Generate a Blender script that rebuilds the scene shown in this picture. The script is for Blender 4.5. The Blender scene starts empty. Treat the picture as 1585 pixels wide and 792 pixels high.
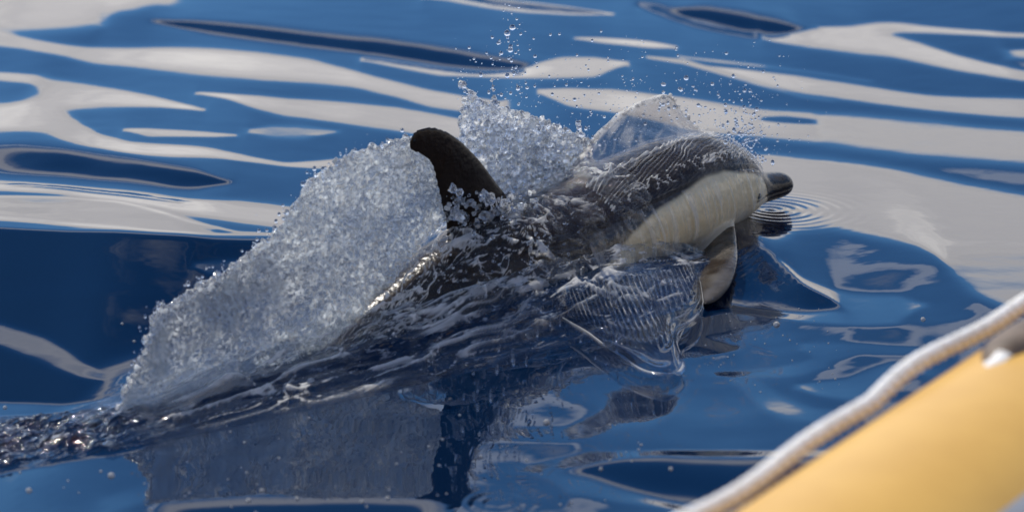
import bpy, bmesh, math, random
import numpy as np
from mathutils import Vector, Matrix

R = math.radians
random.seed(7); rng = np.random.default_rng(7)
S = bpy.context.scene
COL = S.collection

# ------------------------------------------------------------------ camera
CAM_H, DEP, FPX, PW, PH = 2.16, R(18.0), 4194.0, 1585.0, 792.0
cam_d = bpy.data.cameras.new('camera'); cam = bpy.data.objects.new('camera', cam_d); COL.objects.link(cam)
cam.location = (0, 0, CAM_H); cam.rotation_euler = (math.pi / 2 - DEP, 0, 0)
cam_d.sensor_width = 36.0; cam_d.lens = 36.0 * FPX / PW; cam_d.clip_start = 0.05; cam_d.clip_end = 20000
cam_d.dof.use_dof = True; cam_d.dof.focus_distance = 6.75; cam_d.dof.aperture_fstop = 2.5
S.camera = cam

# ------------------------------------------------------------------ light
SUN_EL, SUN_AZ = R(54), R(-38)          # azimuth from +Y, negative towards -X
to_sun = Vector((math.sin(SUN_AZ) * math.cos(SUN_EL), math.cos(SUN_AZ) * math.cos(SUN_EL), math.sin(SUN_EL)))
sun_d = bpy.data.lights.new('sun', 'SUN'); sun_d.energy = 4.8; sun_d.angle = R(0.53); sun_d.color = (1.0, 0.94, 0.84)
sun = bpy.data.objects.new('sun', sun_d); COL.objects.link(sun)
sun.rotation_euler = to_sun.to_track_quat('Z', 'Y').to_euler()

W = bpy.data.worlds.new('World'); S.world = W; W.use_nodes = True
wt = W.node_tree; wt.nodes.clear()


def N(tree, typ, **kw):
    n = tree.nodes.new(typ)
    for k, v in kw.items():
        if k == 'ins':
            for a, b in v.items():
                if isinstance(b, bpy.types.NodeSocket):
                    tree.links.new(b, n.inputs[a])
                else:
                    n.inputs[a].default_value = b
        else:
            setattr(n, k, v)
    return n


def MA(tree, op, a, b=None, c=None, clamp=False):
    n = tree.nodes.new('ShaderNodeMath'); n.operation = op; n.use_clamp = clamp
    for i, v in enumerate((a, b, c)):
        if v is None: continue
        if isinstance(v, bpy.types.NodeSocket): tree.links.new(v, n.inputs[i])
        else: n.inputs[i].default_value = v
    return n.outputs[0]


def SM(tree, v, a, b):                       # smoothstep a -> b
    n = tree.nodes.new('ShaderNodeMapRange'); n.interpolation_type = 'SMOOTHSTEP'
    tree.links.new(v, n.inputs[0]); n.inputs[1].default_value = a; n.inputs[2].default_value = b
    return n.outputs[0]


def MIX(tree, fac, a, b, mode='MIX'):
    n = tree.nodes.new('ShaderNodeMix'); n.data_type = 'RGBA'; n.blend_type = mode
    for i, v in ((0, fac), (6, a), (7, b)):
        if isinstance(v, bpy.types.NodeSocket): tree.links.new(v, n.inputs[i])
        else: n.inputs[i].default_value = v if i == 0 else (*v, 1)
    return n.outputs[2]


sky = N(wt, 'ShaderNodeTexSky', sky_type='NISHITA', sun_disc=False, sun_elevation=SUN_EL, sun_rotation=SUN_AZ,
        air_density=1.0, dust_density=0.2, ozone_density=3.0)
geo = N(wt, 'ShaderNodeTexCoord')
sep = N(wt, 'ShaderNodeSeparateXYZ', ins={0: geo.outputs['Generated']})
elev = MA(wt, 'MULTIPLY', MA(wt, 'ARCSINE', sep.outputs[2]), 57.2958)
mp = N(wt, 'ShaderNodeMapping', ins={0: geo.outputs['Generated'], 'Scale': (2.2, 2.2, 9.0)})
n1 = N(wt, 'ShaderNodeTexNoise', ins={'Vector': mp.outputs[0], 'Scale': 1.6, 'Detail': 5.0, 'Roughness': 0.55})
mp2 = N(wt, 'ShaderNodeMapping', ins={0: geo.outputs['Generated'], 'Scale': (1.2, 1.2, 16.0)})
n2 = N(wt, 'ShaderNodeTexNoise', ins={'Vector': mp2.outputs[0], 'Scale': 2.0, 'Detail': 4.0, 'Roughness': 0.6})
ew = MA(wt, 'ADD', elev, MA(wt, 'MULTIPLY', MA(wt, 'SUBTRACT', n1.outputs[0], 0.5), 5.0))
bank = SM(wt, ew, 11.9, 9.2)                                   # cloud bank low over the horizon
thin = MA(wt, 'MULTIPLY', SM(wt, ew, 21.4, 22.2), SM(wt, ew, 23.6, 22.8))
ring = MA(wt, 'MULTIPLY', SM(wt, ew, 24.0, 27.0), SM(wt, ew, 32.0, 28.6))
high = MA(wt, 'MULTIPLY', SM(wt, n2.outputs[0], 0.52, 0.70), SM(wt, ew, 42.0, 52.0))
skyc = MIX(wt, 1.0, sky.outputs[0], (0.70, 1.17, 1.56), 'MULTIPLY')
deep = SM(wt, ew, 22.0, 40.0)
skyc = MIX(wt, deep, skyc, MIX(wt, 1.0, skyc, (0.45, 0.62, 0.74), 'MULTIPLY'))
bankc = MIX(wt, SM(wt, n2.outputs[0], 0.3, 0.7), (12.2, 11.8, 11.8), (16.0, 15.4, 14.9))
skyc = MIX(wt, MA(wt, 'MULTIPLY', high, 0.6), skyc, (15, 15.2, 15.8))
skyc = MIX(wt, MA(wt, 'MULTIPLY', thin, 0.35), skyc, (22, 22.5, 24))
skyc = MIX(wt, MA(wt, 'MULTIPLY', ring, 0.85), skyc, MIX(wt, SM(wt, n2.outputs[0], 0.35, 0.65), (9.5, 10.2, 12), (16, 16, 16.8)))
skyc = MIX(wt, bank, skyc, bankc)
bg = N(wt, 'ShaderNodeBackground', ins={0: skyc, 1: 0.10})
wo = N(wt, 'ShaderNodeOutputWorld', ins={0: bg.outputs[0]})

S.view_settings.view_transform = 'Standard'; S.view_settings.look = 'None'
S.view_settings.gamma = 1.0; S.view_settings.use_curve_mapping = False; S.view_settings.exposure = 0.0
S.render.engine = 'CYCLES'
S.cycles.max_bounces = 14; S.cycles.transmission_bounces = 12; S.cycles.transparent_max_bounces = 24
S.cycles.glossy_bounces = 6; S.cycles.diffuse_bounces = 3; S.cycles.use_denoising = True
S.cycles.sample_clamp_indirect = 12.0

# ------------------------------------------------------------------ geometry helpers
cd, sd = math.cos(DEP), math.sin(DEP)
FW, UP = np.array([0, cd, -sd]), np.array([0, sd, cd])
CP = np.array([0, 0, CAM_H])


def ray(px, py):
    return FW + np.array([1., 0, 0]) * ((px - PW / 2) / FPX) - UP * ((py - PH / 2) / FPX)


def atZ(px, py, z=0.0):
    d = ray(px, py); return CP + d * ((z - CAM_H) / d[2])


def atY(px, py, y):
    d = ray(px, py); return CP + d * (y / d[1])


def project(p):
    v = p - CP; w = v @ FW
    return PW / 2 + FPX * v[..., 0] / w, PH / 2 - FPX * (v @ UP) / w


def obj(name, me, mat=None, parent=None, label=None, cat=None, kind=None, group=None, smooth=True):
    if smooth:
        me.polygons.foreach_set('use_smooth', np.ones(len(me.polygons), bool))
    if mat is not None and not me.materials: me.materials.append(mat)
    o = bpy.data.objects.new(name, me); COL.objects.link(o)
    if parent is not None: o.parent = parent
    for k, v in (('label', label), ('category', cat), ('kind', kind), ('group', group)):
        if v: o[k] = v
    return o


def mesh(name, V, F):
    me = bpy.data.meshes.new(name); me.from_pydata([tuple(v) for v in V], [], F); me.update(); return me


def grid_mesh(name, P, closed_u=False):
    """P: (nu, nv, 3) array of points -> quad mesh"""
    nu, nv = P.shape[:2]
    me = bpy.data.meshes.new(name)
    V = P.reshape(-1, 3)
    idx = np.arange(nu * nv).reshape(nu, nv)
    if closed_u:
        idx = np.concatenate([idx, idx[:1]], 0)
    q = np.stack([idx[:-1, :-1], idx[1:, :-1], idx[1:, 1:], idx[:-1, 1:]], -1).reshape(-1, 4)
    me.vertices.add(len(V)); me.vertices.foreach_set('co', V.astype(np.float32).ravel())
    me.loops.add(q.size); me.loops.foreach_set('vertex_index', q.astype(np.int32).ravel())
    me.polygons.add(len(q)); me.polygons.foreach_set('loop_start', np.arange(0, q.size, 4, dtype=np.int32))
    me.update(calc_edges=True); me.validate()
    return me


def coords(me):
    a = np.empty(len(me.vertices) * 3, np.float32); me.vertices.foreach_get('co', a); return a.reshape(-1, 3).astype(float)


def normals(me):
    a = np.empty(len(me.vertices) * 3, np.float32); me.vertex_normals.foreach_get('vector', a); return a.reshape(-1, 3).astype(float)


def setco(me, V):
    me.vertices.foreach_set('co', V.astype(np.float32).ravel()); me.update()


def attr(me, name, v):
    a = me.attributes.new(name, 'FLOAT', 'POINT'); a.data.foreach_set('value', np.asarray(v, np.float32).ravel())


def hash3(i, j, k, s):
    h = (i * 73856093) ^ (j * 19349663) ^ (k * 83492791) ^ (s * 2654435)
    h = (h ^ (h >> 13)) * 1274126177 & 0x7fffffff
    h = (h ^ (h >> 16)) & 0xffff
    return h / 32767.5 - 1.0


def vnoise(P, scale, seed=0):
    """smooth value noise in -1..1, vectorised"""
    p = P * scale + 1000.0
    i = np.floor(p).astype(np.int64); f = p - i; f = f * f * f * (f * (f * 6 - 15) + 10)
    out = 0
    for a in (0, 1):
        wa = f[..., 0] if a else 1 - f[..., 0]
        for b in (0, 1):
            wb = f[..., 1] if b else 1 - f[..., 1]
            for c in (0, 1):
                wc = f[..., 2] if c else 1 - f[..., 2]
                out = out + wa * wb * wc * hash3(i[..., 0] + a, i[..., 1] + b, i[..., 2] + c, seed)
    return out


def fbm(P, scale, octv=3, seed=0, gain=0.5):
    o, a = 0, 1.0
    for k in range(octv):
        o = o + a * vnoise(P, scale * 2.03 ** k, seed + 17 * k); a *= gain
    return o


def ridged(P, scale, octv=3, seed=0):
    o, a = 0, 1.0
    for k in range(octv):
        o = o + a * (1 - 2 * np.abs(vnoise(P, scale * 2.1 ** k, seed + 13 * k))); a *= 0.5
    return o


def remesh(me, vox, smooth_it=2, fac=0.5):
    o = bpy.data.objects.new('tmp', me); COL.objects.link(o)
    m = o.modifiers.new('r', 'REMESH'); m.mode = 'VOXEL'; m.voxel_size = vox
    if smooth_it:
        s = o.modifiers.new('s', 'SMOOTH'); s.iterations = smooth_it; s.factor = fac
    dg = bpy.context.evaluated_depsgraph_get(); dg.update()
    out = bpy.data.meshes.new_from_object(o.evaluated_get(dg))
    bpy.data.objects.remove(o); bpy.data.meshes.remove(me)
    return out


_ico = {}


def ico(sub):
    if sub not in _ico:
        b = bmesh.new(); bmesh.ops.create_icosphere(b, subdivisions=sub, radius=1.0)
        _ico[sub] = (np.array([v.co[:] for v in b.verts]), np.array([[v.index for v in f.verts] for f in b.faces])); b.free()
    return _ico[sub]


def balls(name, C, Rr, sub=1, squash=None, stretch=None):
    """many small drops as one mesh; C (n,3), Rr (n,)"""
    v, f = ico(sub); n = len(C)
    V = v[None] * Rr[:, None, None]
    if stretch is not None:
        V = V * stretch[:, None, :]
    V = (V + C[:, None]).reshape(-1, 3)
    F = (f[None] + (np.arange(n) * len(v))[:, None, None]).reshape(-1, 3)
    me = bpy.data.meshes.new(name)
    me.vertices.add(len(V)); me.vertices.foreach_set('co', V.astype(np.float32).ravel())
    me.loops.add(F.size); me.loops.foreach_set('vertex_index', F.astype(np.int32).ravel())
    me.polygons.add(len(F)); me.polygons.foreach_set('loop_start', np.arange(0, F.size, 3, dtype=np.int32))
    me.update(calc_edges=True)
    return me


def join(*mes):
    b = bmesh.new()
    for m in mes: b.from_mesh(m)
    me = bpy.data.meshes.new('joined'); b.to_mesh(me); b.free()
    for m in mes: bpy.data.meshes.remove(m)
    return me


# ------------------------------------------------------------------ materials
def mat(name):
    m = bpy.data.materials.new(name); m.use_nodes = True; t = m.node_tree; t.nodes.clear()
    return m, t


def m_sea():
    m, t = mat('sea_water')
    tc = N(t, 'ShaderNodeTexCoord')
    at = N(t, 'ShaderNodeAttribute', attribute_name='churn')
    fl0 = N(t, 'ShaderNodeMapping', vector_type='POINT', ins={0: tc.outputs['Object'], 'Rotation': (0, 0, -R(44.4))})
    fl = N(t, 'ShaderNodeMapping', ins={0: fl0.outputs[0], 'Scale': (0.36, 1.0, 1.0)})
    nz = N(t, 'ShaderNodeTexNoise', ins={'Vector': fl.outputs[0], 'Scale': 46.0, 'Detail': 2.0, 'Roughness': 0.6})
    b1 = N(t, 'ShaderNodeBump', ins={'Strength': MA(t, 'MULTIPLY', at.outputs['Fac'], 1.0), 'Distance': 0.03, 'Height': nz.outputs[0]})
    nf = N(t, 'ShaderNodeTexNoise', ins={'Vector': tc.outputs['Object'], 'Scale': 14.0, 'Detail': 2.0})
    b2 = N(t, 'ShaderNodeBump', ins={'Strength': 0.06, 'Distance': 0.004, 'Height': nf.outputs[0], 'Normal': b1.outputs[0]})
    nq = N(t, 'ShaderNodeTexNoise', ins={'Vector': fl.outputs[0], 'Scale': 50.0, 'Detail': 6.0, 'Roughness': 0.7})
    fo = MA(t, 'MULTIPLY', SM(t, nq.outputs[0], .54, .70), MA(t, 'MULTIPLY', at.outputs['Fac'], .9), clamp=True)
    col = MIX(t, fo, (0.0006, 0.0075, 0.026), (.55, .58, .6))  # pale flecks: froth that doubles as painted glints on churned water
    p = N(t, 'ShaderNodeBsdfPrincipled', ins={'Base Color': col, 'Roughness': MA(t, 'MULTIPLY_ADD', at.outputs['Fac'], .05, 0.012), 'IOR': 1.45,
                                              'Normal': b2.outputs[0]})
    N(t, 'ShaderNodeOutputMaterial', ins={0: p.outputs[0]})
    return m


def m_splash(name, foam_glint=0.25, tattr=None, scale=90.0, bump=0.6, trans=0.25, rough=0.03, tint=(0.93, 0.96, 1.0), foam_glint_lo=0.45, foam_glint_hi=0.7, attrf=None, refr=True, pure=False, ior=1.34, tlf=0.5, gz=0.42):
    m, t = mat(name)
    tc = N(t, 'ShaderNodeTexCoord')
    nz = N(t, 'ShaderNodeTexNoise', ins={'Vector': tc.outputs['Object'], 'Scale': scale, 'Detail': 3.0, 'Roughness': 0.6})
    b = N(t, 'ShaderNodeBump', ins={'Strength': bump, 'Distance': 0.01, 'Height': nz.outputs[0]})
    gl = N(t, 'ShaderNodeBsdfGlossy', ins={'Color': (1, 1, 1, 1), 'Roughness': rough, 'Normal': b.outputs[0]})
    if refr:
        fr = N(t, 'ShaderNodeFresnel', ins={'IOR': ior, 'Normal': b.outputs[0]})
    else:                                                           # the same for both faces of a thin film
        ge = N(t, 'ShaderNodeNewGeometry')
        dt = N(t, 'ShaderNodeVectorMath', operation='DOT_PRODUCT', ins={0: b.outputs[0], 1: ge.outputs['Incoming']})
        c5 = MA(t, 'POWER', MA(t, 'SUBTRACT', 1.0, MA(t, 'ABSOLUTE', dt.outputs['Value']), clamp=True), 5.0)
        f0 = ((ior - 1) / (ior + 1)) ** 2
        fr = N(t, 'ShaderNodeMath', operation='MULTIPLY_ADD', ins={0: c5, 1: (1 - f0) * gz, 2: f0})
    tr = N(t, 'ShaderNodeBsdfTransparent', ins={0: (*tint, 1)})
    if refr:
        rf = N(t, 'ShaderNodeBsdfRefraction', ins={'Color': (*tint, 1), 'Roughness': 0.0, 'IOR': 1.33, 'Normal': b.outputs[0]})
        if tattr: trans = MA(t, 'MULTIPLY_ADD', N(t, 'ShaderNodeAttribute', attribute_name=tattr).outputs['Fac'], .75, trans, clamp=True)
        body = N(t, 'ShaderNodeMixShader', ins={0: trans, 1: rf.outputs[0], 2: tr.outputs[0]}).outputs[0]
    else:
        body = tr.outputs[0]
    w = N(t, 'ShaderNodeMixShader', ins={0: fr.outputs[0], 1: body, 2: gl.outputs[0]})
    nf = N(t, 'ShaderNodeTexNoise', ins={'Vector': tc.outputs['Object'], 'Scale': scale * 0.8, 'Detail': 5.0, 'Roughness': 0.7})
    ff = MA(t, 'MULTIPLY', SM(t, nf.outputs[0], foam_glint_lo, foam_glint_hi), foam_glint)
    if attrf and pure:
        ff = MA(t, 'MULTIPLY', N(t, 'ShaderNodeAttribute', attribute_name=attrf).outputs['Fac'], foam_glint, clamp=True)
    elif attrf:
        at = N(t, 'ShaderNodeAttribute', attribute_name=attrf)
        ff = MA(t, 'MULTIPLY', ff, at.outputs['Fac'], clamp=True)
    df = N(t, 'ShaderNodeBsdfDiffuse', ins={0: (0.88, 0.87, 0.84, 1), 'Normal': b.outputs[0]})
    tl = N(t, 'ShaderNodeBsdfTranslucent', ins={0: (0.88, 0.87, 0.84, 1), 'Normal': b.outputs[0]})
    fo = N(t, 'ShaderNodeMixShader', ins={0: tlf, 1: df.outputs[0], 2: tl.outputs[0]})  # white share: froth, on some sheets and films also painted glints and reflections
    o = N(t, 'ShaderNodeMixShader', ins={0: ff, 1: w.outputs[0], 2: fo.outputs[0]})
    N(t, 'ShaderNodeOutputMaterial', ins={0: o.outputs[0]})
    return m


def m_skin():
    m, t = mat('dolphin_skin')
    tc = N(t, 'ShaderNodeTexCoord')
    at = N(t, 'ShaderNodeAttribute', attribute_name='pale')
    ab = N(t, 'ShaderNodeAttribute', attribute_name='belly')
    nz = N(t, 'ShaderNodeTexNoise', ins={'Vector': tc.outputs['Object'], 'Scale': 22.0, 'Detail': 5.0, 'Roughness': 0.6})
    dark = MIX(t, nz.outputs[0], (0.009, 0.0060, 0.0045), (0.027, 0.0185, 0.0135))
    cream = MIX(t, nz.outputs[0], (0.66, 0.54, 0.33), (0.84, 0.72, 0.48))
    bel = MIX(t, nz.outputs[0], (0.36, 0.34, 0.30), (0.50, 0.48, 0.43))
    c = MIX(t, at.outputs['Fac'], dark, cream)
    c = MIX(t, ab.outputs['Fac'], c, bel)
    n2 = N(t, 'ShaderNodeTexNoise', ins={'Vector': tc.outputs['Object'], 'Scale': 70.0, 'Detail': 3.0})
    b = N(t, 'ShaderNodeBump', ins={'Strength': 0.30, 'Distance': 0.006, 'Height': n2.outputs[0]})
    p = N(t, 'ShaderNodeBsdfPrincipled', ins={'Base Color': c, 'Roughness': 0.20, 'IOR': 1.33, 'Specular IOR Level': 0.35, 'Coat Weight': 0.0, 'Coat Roughness': 0.08,
                                              'Normal': b.outputs[0], 'Coat Normal': b.outputs[0]})
    N(t, 'ShaderNodeOutputMaterial', ins={0: p.outputs[0]})
    return m


def m_plain(name, c1, c2, rough=0.5, scale=20.0, bump=0.1, dist=0.002, spec=0.5):
    m, t = mat(name)
    tc = N(t, 'ShaderNodeTexCoord')
    nz = N(t, 'ShaderNodeTexNoise', ins={'Vector': tc.outputs['Object'], 'Scale': scale, 'Detail': 5.0, 'Roughness': 0.6})
    c = MIX(t, SM(t, nz.outputs[0], 0.3, 0.7), c1, c2)
    b = N(t, 'ShaderNodeBump', ins={'Strength': bump, 'Distance': dist, 'Height': nz.outputs[0]})
    p = N(t, 'ShaderNodeBsdfPrincipled', ins={'Base Color': c, 'Roughness': rough, 'Normal': b.outputs[0], 'Specular IOR Level': spec})
    N(t, 'ShaderNodeOutputMaterial', ins={0: p.outputs[0]})
    return m


# ------------------------------------------------------------------ dolphin frame: (t behind beak tip, q to the near side, z up)
T0 = atY(1219, 286, 7.06)
HA = np.array([0.714, 0.700]); HA /= np.linalg.norm(HA)
HQ = np.array([HA[1], -HA[0]])


def bp(t, q, z):
    t = np.asarray(t, float); q = np.asarray(q, float); z = np.asarray(z, float)
    return np.stack([T0[0] - HA[0] * t + HQ[0] * q, T0[1] - HA[1] * t + HQ[1] * q, z + 0 * t], -1)


def to_tq(x, y):
    dx, dy = x - T0[0], y - T0[1]
    return -(dx * HA[0] + dy * HA[1]), dx * HQ[0] + dy * HQ[1]


def at_plane(px, py, q=0.0):
    """pixel -> point on the vertical plane that runs along the dolphin, q metres to the near side"""
    d = ray(px, py); n = np.array([HQ[0], HQ[1], 0]); p0 = bp(0., q, 0.)
    return CP + d * ((p0 - CP) @ n / (d @ n))


ST = np.array([  # t, zc, rz, rq
    (0.000, .074, .016, .018), (0.010, .075, .028, .031), (0.03, .077, .035, .038), (0.08, .081, .039, .043), (0.13, .086, .043, .049),
    (0.16, .096, .056, .062), (0.19, .112, .082, .084), (0.25, .130, .112, .112), (0.35, .139, .138, .134), (0.50, .136, .149, .150),
    (0.70, .116, .147, .158), (0.90, .088, .146, .162), (1.10, .074, .158, .158), (1.30, .040, .142, .130), (1.50, -.012, .112, .094),
    (1.70, -.072, .082, .060), (1.90, -.135, .056, .036), (2.08, -.185, .040, .022), (2.2, -.21, .016, .010)])


def prof(t):
    # smooth (monotone-ish) interpolation of the body stations
    tt = np.asarray(t, float)
    def one(k):
        return np.interp(tt, DT, DS[k])
    return one(0), one(1), one(2)


DT = np.linspace(0, 2.2, 441)
DS = []
for k in (1, 2, 3):
    y = np.interp(DT, ST[:, 0], ST[:, k])
    for _ in range(2):
        yp = np.concatenate([[y[0]] * 4, y, [y[-1]] * 4]); y2 = np.convolve(yp, np.ones(9) / 9, 'valid')
        w = np.clip(DT / 0.12, 0, 1); y = y * (1 - w) + y2 * w
    DS.append(y)


def body_pt(t, th, off=0.0):
    """th: angle from the ridge of the back, positive to the near side"""
    zc, rz, rq = prof(t)
    return bp(t, np.sin(th) * (rq + off), zc + np.cos(th) * (rz + off))


def foil(sections, nc=15, thick=0.11):
    """sections: list of (lead xyz, trail xyz, normal) -> closed fin mesh"""
    rings = []
    for L, T, n in sections:
        L, T, n = map(np.asarray, (L, T, n)); ch = np.linalg.norm(T - L)
        s = 0.5 - 0.5 * np.cos(np.linspace(0, np.pi, nc))
        th = thick * ch * (1.9 * np.sqrt(s) * (1 - s) + 0.05)
        c = L[None] + (T - L)[None] * s[:, None]
        up = c + n[None] * th[:, None]; dn = c - n[None] * th[:, None]
        rings.append(np.concatenate([up, dn[::-1][1:-1]]))
    P = np.array(rings); k, m = P.shape[:2]
    V = list(P.reshape(-1, 3)); F = []
    for a in range(k - 1):
        for b in range(m):
            F.append((a * m + b, a * m + (b + 1) % m, (a + 1) * m + (b + 1) % m, (a + 1) * m + b))
    F.append(tuple(range(m))); F.append(tuple(range((k - 1) * m, k * m))[::-1])
    return mesh('foil', V, F)


def resample(sec, n=24):
    """smooth the list of fin sections with Catmull-Rom"""
    A = np.array([np.concatenate([np.asarray(a) for a in s]) for s in sec]); k = len(A)
    out = []
    for u in np.linspace(0, k - 1, n):
        i = min(int(u), k - 2); f = u - i
        p0, p1, p2, p3 = A[max(i - 1, 0)], A[i], A[i + 1], A[min(i + 2, k - 1)]
        v = 0.5 * (2 * p1 + (p2 - p0) * f + (2 * p0 - 5 * p1 + 4 * p2 - p3) * f * f + (3 * p1 - p0 - 3 * p2 + p3) * f ** 3)
        out.append((v[:3], v[3:6], v[6:9] / np.linalg.norm(v[6:9])))
    return out


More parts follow.
